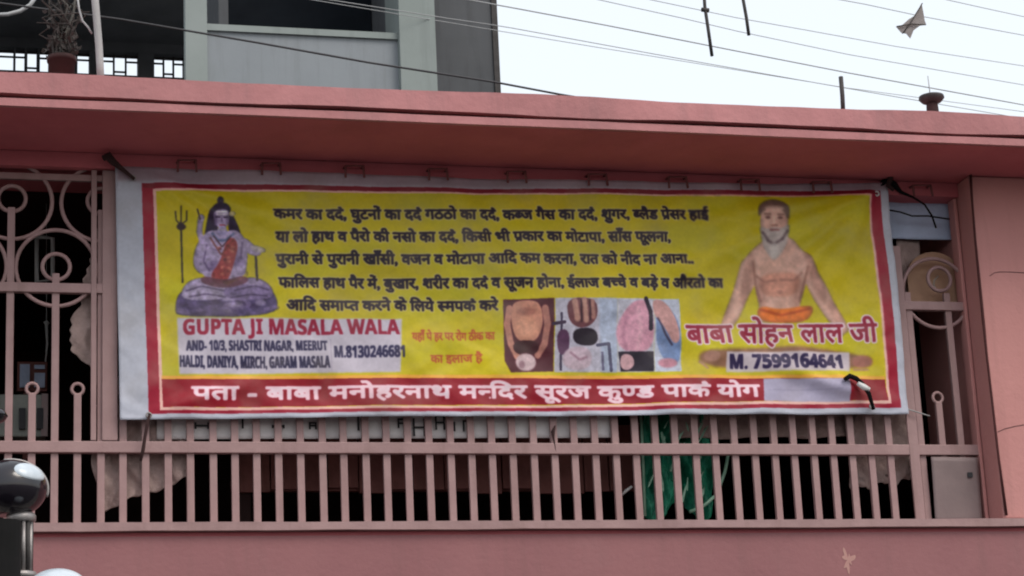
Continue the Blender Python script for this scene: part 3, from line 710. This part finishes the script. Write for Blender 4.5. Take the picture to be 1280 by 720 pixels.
# a very soft printing blur, slight ink noise, then to the reflectance of the print
canvas = blur(canvas, 1)
nz = blur(rng.normal(0, 1, (CH, CW)), 3); nz /= nz.std(); nz2 = blur(rng.normal(0, 1, (CH // 8 + 1, CW // 8 + 1)), 4); nz2 /= nz2.std()
nz2 = np.kron(nz2, np.ones((8, 8)))[:CH, :CW]
canvas = canvas * (1 + .009 * nz + .02 * blur(nz2, 4))[..., None]
BK = 1.42
lin = np.clip(canvas / 255, 0, 1); lin = np.where(lin <= .04045, lin / 12.92, ((lin + .055) / 1.055) ** 2.4)
lin = np.clip(lin * BK, 0, .9); srgb = np.where(lin <= .0031308, lin * 12.92, 1.055 * lin ** (1 / 2.4) - .055)
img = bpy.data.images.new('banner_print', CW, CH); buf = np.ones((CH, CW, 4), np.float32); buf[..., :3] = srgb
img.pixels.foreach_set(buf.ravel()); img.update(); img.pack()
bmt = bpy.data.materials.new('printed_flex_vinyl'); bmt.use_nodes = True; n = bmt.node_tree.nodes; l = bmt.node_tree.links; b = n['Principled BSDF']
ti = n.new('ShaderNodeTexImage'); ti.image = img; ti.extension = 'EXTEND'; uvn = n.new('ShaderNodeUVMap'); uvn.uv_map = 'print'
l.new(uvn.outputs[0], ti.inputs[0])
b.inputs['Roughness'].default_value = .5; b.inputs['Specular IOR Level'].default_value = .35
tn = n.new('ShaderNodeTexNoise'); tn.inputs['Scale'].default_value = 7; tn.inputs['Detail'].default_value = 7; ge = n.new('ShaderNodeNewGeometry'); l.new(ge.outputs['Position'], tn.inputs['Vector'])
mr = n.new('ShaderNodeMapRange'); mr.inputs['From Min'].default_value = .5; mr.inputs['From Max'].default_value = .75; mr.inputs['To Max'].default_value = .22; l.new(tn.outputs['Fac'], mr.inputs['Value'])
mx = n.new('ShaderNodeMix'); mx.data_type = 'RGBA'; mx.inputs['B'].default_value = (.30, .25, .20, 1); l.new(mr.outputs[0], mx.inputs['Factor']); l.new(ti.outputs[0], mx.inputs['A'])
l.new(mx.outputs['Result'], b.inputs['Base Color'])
bp = n.new('ShaderNodeBump'); bp.inputs['Strength'].default_value = .35; bp.inputs['Distance'].default_value = .02; tn2 = n.new('ShaderNodeTexNoise'); tn2.inputs['Scale'].default_value = 5; l.new(ge.outputs['Position'], tn2.inputs['Vector']); l.new(tn2.outputs['Fac'], bp.inputs['Height']); l.new(bp.outputs[0], b.inputs['Normal'])

bn = empty('printed_banner', tuple(P(640, 515, YB)), 'yellow printed banner with red border and Hindi lettering tied across the grille', 'banner')
top = [(144,207),(300,213),(640,224),(900,229),(1108,229)]; bot = [(150,525),(190,524),(480,521),(800,519),(1000,518),(1137,517)]
def bf(u, v):
    xt = 144 + (1108 - 144) * u; xbm = 150 + (1137 - 150) * u
    yt = np.interp(xt, [p[0] for p in top], [p[1] for p in top]); yb = np.interp(xbm, [p[0] for p in bot], [p[1] for p in bot])
    p = P(xt + (xbm - xt) * v, yt + (yb - yt) * v, YB); return p
def fold(u, v):
    d = .009 * fbm(u * 9, v * 3, 3) + .0035 * fbm(u * 30, v * 9, 7)
    # tension creases running down-left from the top right knot and right-down from the top left one
    for (cu, cv_, ang, amp, wd) in ((.985, .03, 2.75, .016, .018), (.985, .03, 2.60, .012, .016), (.985, .03, 2.35, .014, .02), (.985, .03, 2.95, .012, .014), (.985, .03, 2.1, .010, .02), (.04, .03, .30, .012, .018), (.04, .03, .62, .009, .02), (.04, .97, -.25, .007, .02), (.95, .93, 3.5, .010, .02), (.95, .93, 3.8, .008, .02)):
        x, y = (u - cu) * 3.1, (v - cv_) * .95; al = x * math.cos(ang) + y * math.sin(ang); ac = -x * math.sin(ang) + y * math.cos(ang)
        if al > 0: d -= 2.2 * amp * math.exp(-(ac / (wd + .05 * al)) ** 2) * math.exp(-al / .8) * min(1, al * 8)
    d += .004 * math.exp(-((v - .985) / .02) ** 2) * math.sin(u * 60)
    return d
NU, NV = 260, 90
me = bpy.data.meshes.new('printed_sheet'); vs = []; uv = []
for j in range(NV + 1):
    for i in range(NU + 1):
        p = bf(i / NU, j / NV); vs.append((p.x, YB + fold(i / NU, j / NV), p.z)); uv.append(((p.x - BX0) / (BX1 - BX0), (p.z - BZ0) / (BZ1 - BZ0)))
fs = [(j * (NU + 1) + i, (j + 1) * (NU + 1) + i, (j + 1) * (NU + 1) + i + 1, j * (NU + 1) + i + 1) for j in range(NV) for i in range(NU)]
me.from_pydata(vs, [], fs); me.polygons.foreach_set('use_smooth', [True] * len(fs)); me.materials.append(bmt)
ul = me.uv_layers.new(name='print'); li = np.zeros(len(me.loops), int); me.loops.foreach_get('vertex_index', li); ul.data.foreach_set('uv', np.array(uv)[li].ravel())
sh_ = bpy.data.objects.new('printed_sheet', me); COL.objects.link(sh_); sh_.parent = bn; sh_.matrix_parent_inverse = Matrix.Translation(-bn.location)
so_ = sh_.modifiers.new('thickness', 'SOLIDIFY'); so_.thickness = .0012; so_.offset = 0
for px, py in ((1096, 242), (166, 222), (186, 519), (1090, 508)):
    p = P(px, py, YB - .012); MB().tube([(p.x + .009 * math.cos(a), p.y, p.z + .009 * math.sin(a)) for a in np.linspace(0, 2 * math.pi, 15)], .0035, 8).build('eyelet', M['white'] if px > 1090 and py < 300 else M['silver'], bn)

# ties
def tie(label, pxs, Y, r, m, Ys=None, name='tie_cord', cat='tie'):
    pts = [tuple(P(x, y, Ys[k] if Ys else Y)) for k, (x, y) in enumerate(pxs)]
    return tag(MB().tube(pts, r, 7).build(name, m), label, cat)
tie('dark rag knotted from the ledge to the top left banner corner', [(129,198),(135,195),(142,203),(152,211),(162,219),(168,224)], .06, [.012,.018,.014,.009,.007,.006], M['darkcloth'])
tie('dark string tied from the bottom left banner corner down over the middle rail', [(187,517),(184,532),(181,548),(179,562),(176,576)], .07, [.005,.006,.006,.007,.005], M['darkcloth'])
k = tie('black cord looping from the top right banner corner across the blue tarpaulin', [(1092,238),(1100,234),(1108,224),(1118,231),(1126,240),(1142,247),(1156,256),(1165,270),(1170,285)], .09, [.006,.012,.018,.014,.008,.005,.004,.004,.004], M['black'])
tie('thin black wire running level across the blue tarpaulin', [(1108,262),(1125,265),(1140,270),(1160,270),(1187,274)], .125, .0035, M['black'], name='thin_wire', cat='wire')
tie('black strap knotted near the lower right banner corner', [(1056,474),(1062,470),(1070,473),(1078,480),(1086,492),(1092,512)], .05, [.009,.011,.010,.009,.009,.007], M['black'])
tag(MB().tube([tuple(P(1072, 479, .045)), tuple(P(1080, 484, .045)), tuple(P(1087, 487, .045))], [.008, .013, .008], 8).build('white_rag', M['white']), 'small white rag in the black strap knot at the lower right of the banner', 'rag')
tie('pale thin cord pulled from the lower right banner corner to the grille', [(1092,508),(1110,506),(1130,510),(1162,520)], .10, .0028, M['pipe'])
tie('black knotted rag hanging from the ledge above the top right banner corner', [(1112,212),(1113,222),(1110,232),(1117,238)], .06, [.006,.012,.011,.007], M['darkcloth'], name='knotted_rag', cat='rag')
tie('dark cable running down the inner edge of the right pillar', [(1213,216),(1215,250),(1219,300),(1224,350),(1229,400),(1233,440),(1240,500),(1248,570),(1258,644)], -.008, [.006,.005,.005,.006,.0065,.005,.005,.005,.006], M['cable_red'], name='wall_cable', cat='cable')
tie('small dark rag hanging at the middle rail under the banner centre', [(694,532),(691,540),(692,548),(695,566)], .12, [.003,.008,.004,.002], M['darkcloth'], name='small_rag', cat='rag')
tag(MB().tube([tuple(P(776,620,.3)), tuple(P(782,614,.29)), tuple(P(790,608,.28))], [.004,.007,.005], 6).build('paper_scrap', M['white']), 'pale scrap of paper behind the bars left of the green net', 'scrap')

# ------------------------------------------------------------------ things standing on the ledge
tag(MB().tube([tuple(P(1054, 142, -.1)), tuple(P(1053, 120, -.1)), tuple(P(1051, 96, -.1))], .009, 8).build('iron_rod', M['iron']), 'short dark iron rod standing on the ledge against the white sky', 'rod')
p = P(1167, 150, -.1); zb = 4.386; zz = P(1167, 120, -.1).z
iv = empty('ledge_vent', (p.x, -.1, zb), 'dark mushroom-capped vent standing on the ledge at right', 'vent')
MB().lathe(p.x, -.1, [(.030, zb), (.024, zz - .045), (.022, zz - .03)], 20).build('neck', M['pot'], iv)
MB().lathe(p.x, -.1, [(.022, zz - .032), (.040, zz - .026), (.052, zz - .012), (.050, zz - .002), (.034, zz + .004), (.004, zz + .006)], 24).build('cap', M['iron'], iv)
MB().tube([(p.x - .004, -.1, zz), (p.x - .006, -.1, P(1164, 95, -.1).z)], .002, 6).build('spike', M['wiregrey'], iv)

# pot with dry plant, light pipe and cable on the roof at left
pp = P(77, 95, .5); zt = P(77, 72, .5).z
pl = empty('potted_plant', (pp.x, .5, 4.37), 'dark maroon pot with dry brown stems standing on the roof at left', 'plant')
MB().lathe(pp.x, .5, [(.035, 4.371), (.052, zt - .02), (.058, zt - .02), (.058, zt)], 20).build('pot', M['pot'], pl)
for k in range(22):
    a = random.uniform(0, 6.28); r0 = .03; sx = pp.x + r0 * math.cos(a); hh = random.uniform(.12, .50)
    pts = [(sx, .5 + r0 * math.sin(a), zt - .02)]
    for q in range(1, 6): pts.append((sx + jig(0, .035) * q * .55, .5 + jig(0, .03) * q * .5, zt + hh * q / 5))
    MB().tube(pts, [.006, .005, .005, .004, .003, .002], 5).build('stem', M['twigpale'] if k % 4 == 0 else M['twig'], pl)
lf = MB()
for k in range(260):
    a = random.uniform(0, 6.28); r0 = random.uniform(.0, .075); x = pp.x + r0 * math.cos(a); y = .5 + r0 * math.sin(a); z = zt + abs(random.gauss(.0, .10)); s_ = random.uniform(.008, .02)
    i = len(lf.v); d1 = Vector((jig(0, 1), jig(0, 1), jig(0, 1))).normalized() * s_; d2 = Vector((jig(0, 1), jig(0, 1), jig(0, 1))).normalized() * s_ * .6
    c0 = Vector((x, y, z)); lf.v += [tuple(c0 - d1), tuple(c0 + d2), tuple(c0 + d1), tuple(c0 - d2)]; lf.f.append((i, i + 1, i + 2, i + 3)); lf.sm.append(0)
lf.build('dry_leaves', M['twig'], pl)['kind'] = 'stuff'
tag(MB().tube([tuple(P(126, 103, .3)), tuple(P(125, 80, .3)), tuple(P(123.5, 55, .3)), tuple(P(121, 25, .3)), tuple(P(118, -10, .3)), tuple(P(116, -60, .3))], .0145, 12).build('standing_pipe', M['pipe']), 'pale grey bent pipe rising from the ledge in front of the dark building', 'pipe')
tag(MB().tube(pts_at([(96,-10),(99,12),(103,26),(110,34),(115,42)], .32), .004, 6).build('looped_cable', M['wiregrey']), 'grey looped cable hanging beside the pale pipe at upper left', 'cable')

# ------------------------------------------------------------------ grey building behind
YF = 9.0
gb = empty('grey_building', (P(420, 100, YF).x, YF, 0), 'pale grey plastered building with a dark wide opening behind the ledge', 'building')
xl, xo0, xo1, xc1, xs1 = P(232, 60, YF).x, P(259, 30, YF).x, P(497, 30, YF).x, P(543, 60, YF).x, P(616, 60, YF + .8).x
zpar = P(380, 43, YF).z; ztop = 13.5
MB().box(xo0, xo1, YF + .03, YF + .25, 0, zpar).build('parapet', M['concrete'], gb)
MB().box(xl, xo0 - .001, YF, YF + .12, 0, ztop).build('column', M['concrete_green'], gb)
MB().box(xo1 + .001, xc1, YF - .06, YF + .5, 0, ztop).build('column', M['concrete_green'], gb)
MB().box(xo0 - .03, xo1, YF + .005, YF + .028, zpar, zpar + .055).build('sill', M['concrete_green'], gb)
MB().box(xo0, xo1, YF + .03, YF + .4, 12.6, ztop).build('lintel', M['concrete'], gb)
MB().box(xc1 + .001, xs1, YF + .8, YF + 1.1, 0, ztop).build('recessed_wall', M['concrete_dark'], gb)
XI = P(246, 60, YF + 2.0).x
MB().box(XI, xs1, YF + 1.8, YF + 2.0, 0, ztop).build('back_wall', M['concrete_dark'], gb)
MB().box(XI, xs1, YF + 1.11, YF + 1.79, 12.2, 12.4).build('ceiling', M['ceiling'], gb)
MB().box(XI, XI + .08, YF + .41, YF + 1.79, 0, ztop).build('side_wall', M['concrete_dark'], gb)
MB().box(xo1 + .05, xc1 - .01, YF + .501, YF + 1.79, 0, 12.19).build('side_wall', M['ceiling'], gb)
MB().box(XI + .09, xo1 + .04, YF + 1.3, YF + 1.4, 7, 12.19).build('inner_shade_wall', M['roomshade'], gb)
MB().box(xs1 - .0, xs1 + .05, YF + .78, YF + .82, 0, ztop).build('drain_pipe', M['iron'], gb)

# dark terrace building at upper left
YT = 16.0
tb = empty('terrace_building', (P(100, 100, YT).x, YT, 0), 'dark roofed terrace with a row of bright openings behind the ledge at upper left', 'building')
zc = P(100, 62.5, YT).z; zbot = P(100, 91.5, YT).z
XL = P(-160, 60, YT).x; XR = xl - .0
XRw = P(540, 70, YT).x
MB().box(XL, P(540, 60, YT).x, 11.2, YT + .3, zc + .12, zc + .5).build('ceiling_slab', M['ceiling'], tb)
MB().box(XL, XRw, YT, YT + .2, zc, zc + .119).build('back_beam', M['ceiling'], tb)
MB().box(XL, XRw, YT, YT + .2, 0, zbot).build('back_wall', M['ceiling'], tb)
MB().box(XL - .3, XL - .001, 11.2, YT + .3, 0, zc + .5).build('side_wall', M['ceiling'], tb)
piers = [(-100,-60),(-20,-4),(17,19.5),(31,33.5),(47,50),(61,97),(112,128),(173,193),(230,540)]
for x0, x1 in piers:
    a, b = P(x0, 80, YT).x, P(x1, 80, YT).x
    MB().box(a, b, YT + .01, YT + .19, zbot, zc).build('pier', M['ceiling'], tb)
for (x0, x1) in ((128,173),(193,230),(97,112),(-4,17),(19.5,61)):
    a, b = P(x0, 80, YT).x, P(x1, 80, YT).x
    wf = MB().box(a, b, YT + .05, YT + .08, zc - .045, zc - .02).build('window', M['iron'], tb)
    n_ = max(1, round((x1 - x0) / 14.5))
    for k in range(1, n_):
        xx = a + (b - a) * k / n_; MB().box(xx - .011, xx + .011, YT + .085, YT + .11, zbot, zc).build('mullion', M['iron'], wf)
    for k in range(n_):
        xa, xb2 = a + (b - a) * k / n_, a + (b - a) * (k + 1) / n_
        MB().box(xa, xb2, YT + .06, YT + .075, zc - .105 if k % 2 == 0 else zbot + .05, (zc - .085) if k % 2 == 0 else zbot + .07).build('glazing_bar', M['concrete_dark'], wf)
tag(MB().tube(pts_at([(-10,19),(10,18),(25,14),(38,6),(46,-6)], 4.0), .012, 6).build('sagging_cable', M['wiregrey']), 'pale sagging cable in front of the dark terrace at the upper left corner', 'cable')

# ------------------------------------------------------------------ overhead wires, rods, kite
def wire(label, pxs, Y0, Y1, r, m):
    n_ = len(pxs); pts = []
    for k, (x, y) in enumerate(pxs): pts.append(tuple(P(x, y, Y0 + (Y1 - Y0) * (x - pxs[0][0]) / (pxs[-1][0] - pxs[0][0]))))
    # carried on past the frame so it never ends in mid air
    a, b = Vector(pts[0]), Vector(pts[1]); c_, d_ = Vector(pts[-2]), Vector(pts[-1])
    pts = [tuple(a + (a - b).normalized() * 14)] + pts + [tuple(d_ + (d_ - c_).normalized() * 14)]
    tag(MB().tube(pts, r, 6).build('overhead_wire', m), label, 'wire', 'overhead wires strung across the street')
wire('dark near wire crossing the grey building front down to the ledge', [(-30,0),(150,24),(320,53),(460,78),(615,102),(700,118),(790,133)], 2.0, 1.6, .005, M['wire'])
wire('dark wire crossing the top of the grey building then on to the right', [(490,12),(560,23),(615,31),(640,35),(815,67),(960,93),(1120,121),(1290,150)], 6, 8, .003, M['wiregrey'])
wire('thickest wire, from the building corner under the two hanging rods', [(520,-12),(640,9.5),(760,32),(922,64),(1060,91),(1290,133)], 6, 8, .0045, M['wiregrey'])
wire('thin wire just above the thickest one, passing the longer rod at mid height', [(750,0),(850,22),(922,39),(1060,68),(1290,108)], 6, 8, .0028, M['wiregrey'])
wire('thin wire crossing the tops of both hanging rods', [(815,0),(920,22),(1010,38),(1120,58),(1290,84)], 6.4, 8.4, .0028, M['wiregrey'])
wire('wire that runs behind the kite at upper right', [(1030,-4),(1080,5),(1150,20),(1290,46)], 6, 8, .003, M['wiregrey'])
wire('short stretch of wire cutting the upper right corner', [(1170,-4),(1185,0),(1230,10),(1290,23)], 6, 8, .003, M['wiregrey'])
wire('faint lowest wire, close over the ledge on the right', [(560,28),(740,58),(900,84),(1060,110),(1290,141)], 9, 11, .003, M['wiregrey'])
tag(MB().tube([tuple(P(877, -60, 6.1)), tuple(P(881, 8, 6.1)), tuple(P(885, 35, 6.1)), tuple(P(890, 70, 6.1))], .012, 8).tube([tuple(P(877, 12, 6.1)), tuple(P(886, 13, 6.1))], .016, 8).build('hanging_rod', M['iron']), 'longer dark spacer rod hanging down across the wires', 'rod', 'spacer rods on the wires')
tag(MB().tube([tuple(P(925, -60, 6.2)), tuple(P(929, 0, 6.2)), tuple(P(933, 22, 6.2)), tuple(P(936, 44, 6.2))], .012, 8).build('hanging_rod', M['iron']), 'shorter dark spacer rod on the wires, to the right of the longer one', 'rod', 'spacer rods on the wires')
kt = empty('paper_kite', tuple(P(1140, 30, 6.5)), 'torn grey brown paper kite caught on a wire at upper right', 'kite')
ko = [P(x, y, 6.5) for x, y in [(1152,4),(1154,14),(1156,26),(1158,31),(1150,32),(1142,38),(1138,48),(1133,42),(1127,41),(1120,33),(1128,31),(1136,24),(1144,19)]]
MB().prism([(p.x, p.z) for p in ko], 6.5, 6.504).build('paper', M['kite'], kt)
MB().tube(pts_at([(1153,4),(1137,30),(1128,42)], 6.49), .004, 6).tube(pts_at([(1121,33),(1140,30),(1157,31)], 6.488), .004, 6).build('spar', M['twig'], kt)

# ------------------------------------------------------------------ lamp heads at the lower left, in front of the wall
YL = -2.2
def lamp(px, py, s, label, withneck=True, highlighted=True):
    c0 = P(px, py, YL); u = (P(px + 100, py, YL) - P(px, py, YL)).length / 100 * s     # metres per picture pixel times size
    root = empty('street_lamp', (c0.x, YL, .142), label, 'lamp')
    R = 46 * u; z = c0.z
    prof = [(R * math.sin(a), z - .80 * R * math.cos(a)) for a in np.linspace(.35, math.pi - .02, 26)]
    MB().lathe(c0.x, YL, prof, 40).build('dome', M['gloss'], root)
    rim = MB().tube([(c0.x + 1.02 * R * math.cos(a), YL + .1 * R - .35 * R * abs(math.sin(a)) * 0, z + .83 * R * math.sin(a)) for a in np.linspace(-.25, 1.75, 24)], .045 * R, 6)
    rim.build('rim', M['silver'], root)
    if highlighted:
        # pale patch standing in for the sky highlight, upper right of the dome
        cap = MB(); nu_, nv_ = 20, 12; i = 0; ctr = Vector((.60, -.72, .52)).normalized()  # cap: mesh of the highlight patch, not a lamp part
        e1 = ctr.cross(Vector((0, 0, 1))).normalized() * -1; e2 = ctr.cross(e1).normalized() * -1
        for b_ in range(nv_ + 1):
            for a_ in range(nu_):
                an = 2 * math.pi * a_ / nu_; rr = b_ / nv_ * .52 * (1 + .12 * math.cos(2 * an))
                d = (ctr + e1 * math.cos(an) * rr * 1.05 + e2 * math.sin(an) * rr * .85).normalized(); q = 1.0 + .07 * (1 - (b_ / nv_) ** 2) ** .5
                cap.v.append((c0.x + d.x * R * q, YL + d.y * R * q, z + d.z * R * .80 * q))
        for b_ in range(nv_):
            for a_ in range(nu_):
                q0 = b_ * nu_ + a_; q1 = b_ * nu_ + (a_ + 1) % nu_; cap.f.append((q0, q1, q1 + nu_, q0 + nu_)); cap.sm.append(1)
        cap.build('highlight_patch', M['lens'], root)  # lens: pale colour of the painted sky highlight
    zn = z - .74 * R
    MB().lathe(c0.x + R * .3, YL, [(.34 * R, zn + .06 * R), (.40 * R, zn - .02 * R), (.40 * R, zn - .16 * R), (.33 * R, zn - .20 * R)], 28).build('collar', M['silver'], root)
    nk = MB(); nk.lathe(c0.x + R * .3, YL, [(.27 * R, zn - .20 * R), (.27 * R, .15)], 28); nk.build('post', M['iron'], root)
    for k in range(14):
        a = 2 * math.pi * k / 14; xx = c0.x + R * .3 + .285 * R * math.cos(a); yy = YL + .285 * R * math.sin(a)
        MB().tube([(xx, yy, zn - .20 * R), (xx, yy, zn - 1.55 * R)], .052 * R, 8).build('flute', M['silver'] if k % 3 else M['iron'], root)
    MB().lathe(c0.x + R * .3, YL, [(.30 * R, zn - 1.55 * R), (.42 * R, zn - 1.58 * R), (.45 * R, zn - 1.72 * R), (.30 * R, zn - 1.78 * R)], 28).build('ring', M['silver'], root)
    return root
lamp(13, 611, 1.0, 'largest glossy black dome lamp with painted pale sky highlight on a ribbed silver neck')
tag(MB().tube([tuple(P(1, 652, YL - .12)), (P(1, 652, YL - .12).x, YL - .12, .15)], .05, 20).build('black_post', M['black']), 'thick glossy black post beside the ribbed silver lamp neck at the left edge', 'post')
def dome(px, py, rpx, label, m, Y):
    c0 = P(px, py, Y); u = (P(px + 100, py, Y) - c0).length / 100; R = rpx * u
    root = empty('round_mirror', (c0.x, Y, .142), label, 'mirror')
    MB().lathe(c0.x, Y, [(R * math.sin(a), c0.z - .62 * R * math.cos(a)) for a in np.linspace(.5, math.pi - .02, 20)], 36).build('housing', M[m], root)
    MB().tube([(c0.x + 1.0 * R * math.cos(a), Y + 1.0 * R * math.sin(a), c0.z) for a in np.linspace(0, 2 * math.pi, 37)], .05 * R, 8).build('rim', M['black'], root)
    MB().tube([(c0.x, Y, c0.z - .4 * R), (c0.x, Y, .15)], .14 * R, 12).build('stem', M['iron'], root)
dome(72, 733, 36, 'pale silver round mirror dome at the bottom edge, below the big black lamp', 'lens', -2.35)
dome(-8, 520, 17, 'small black round mirror with white top at the left edge above the big lamp', 'gloss', -2.1)
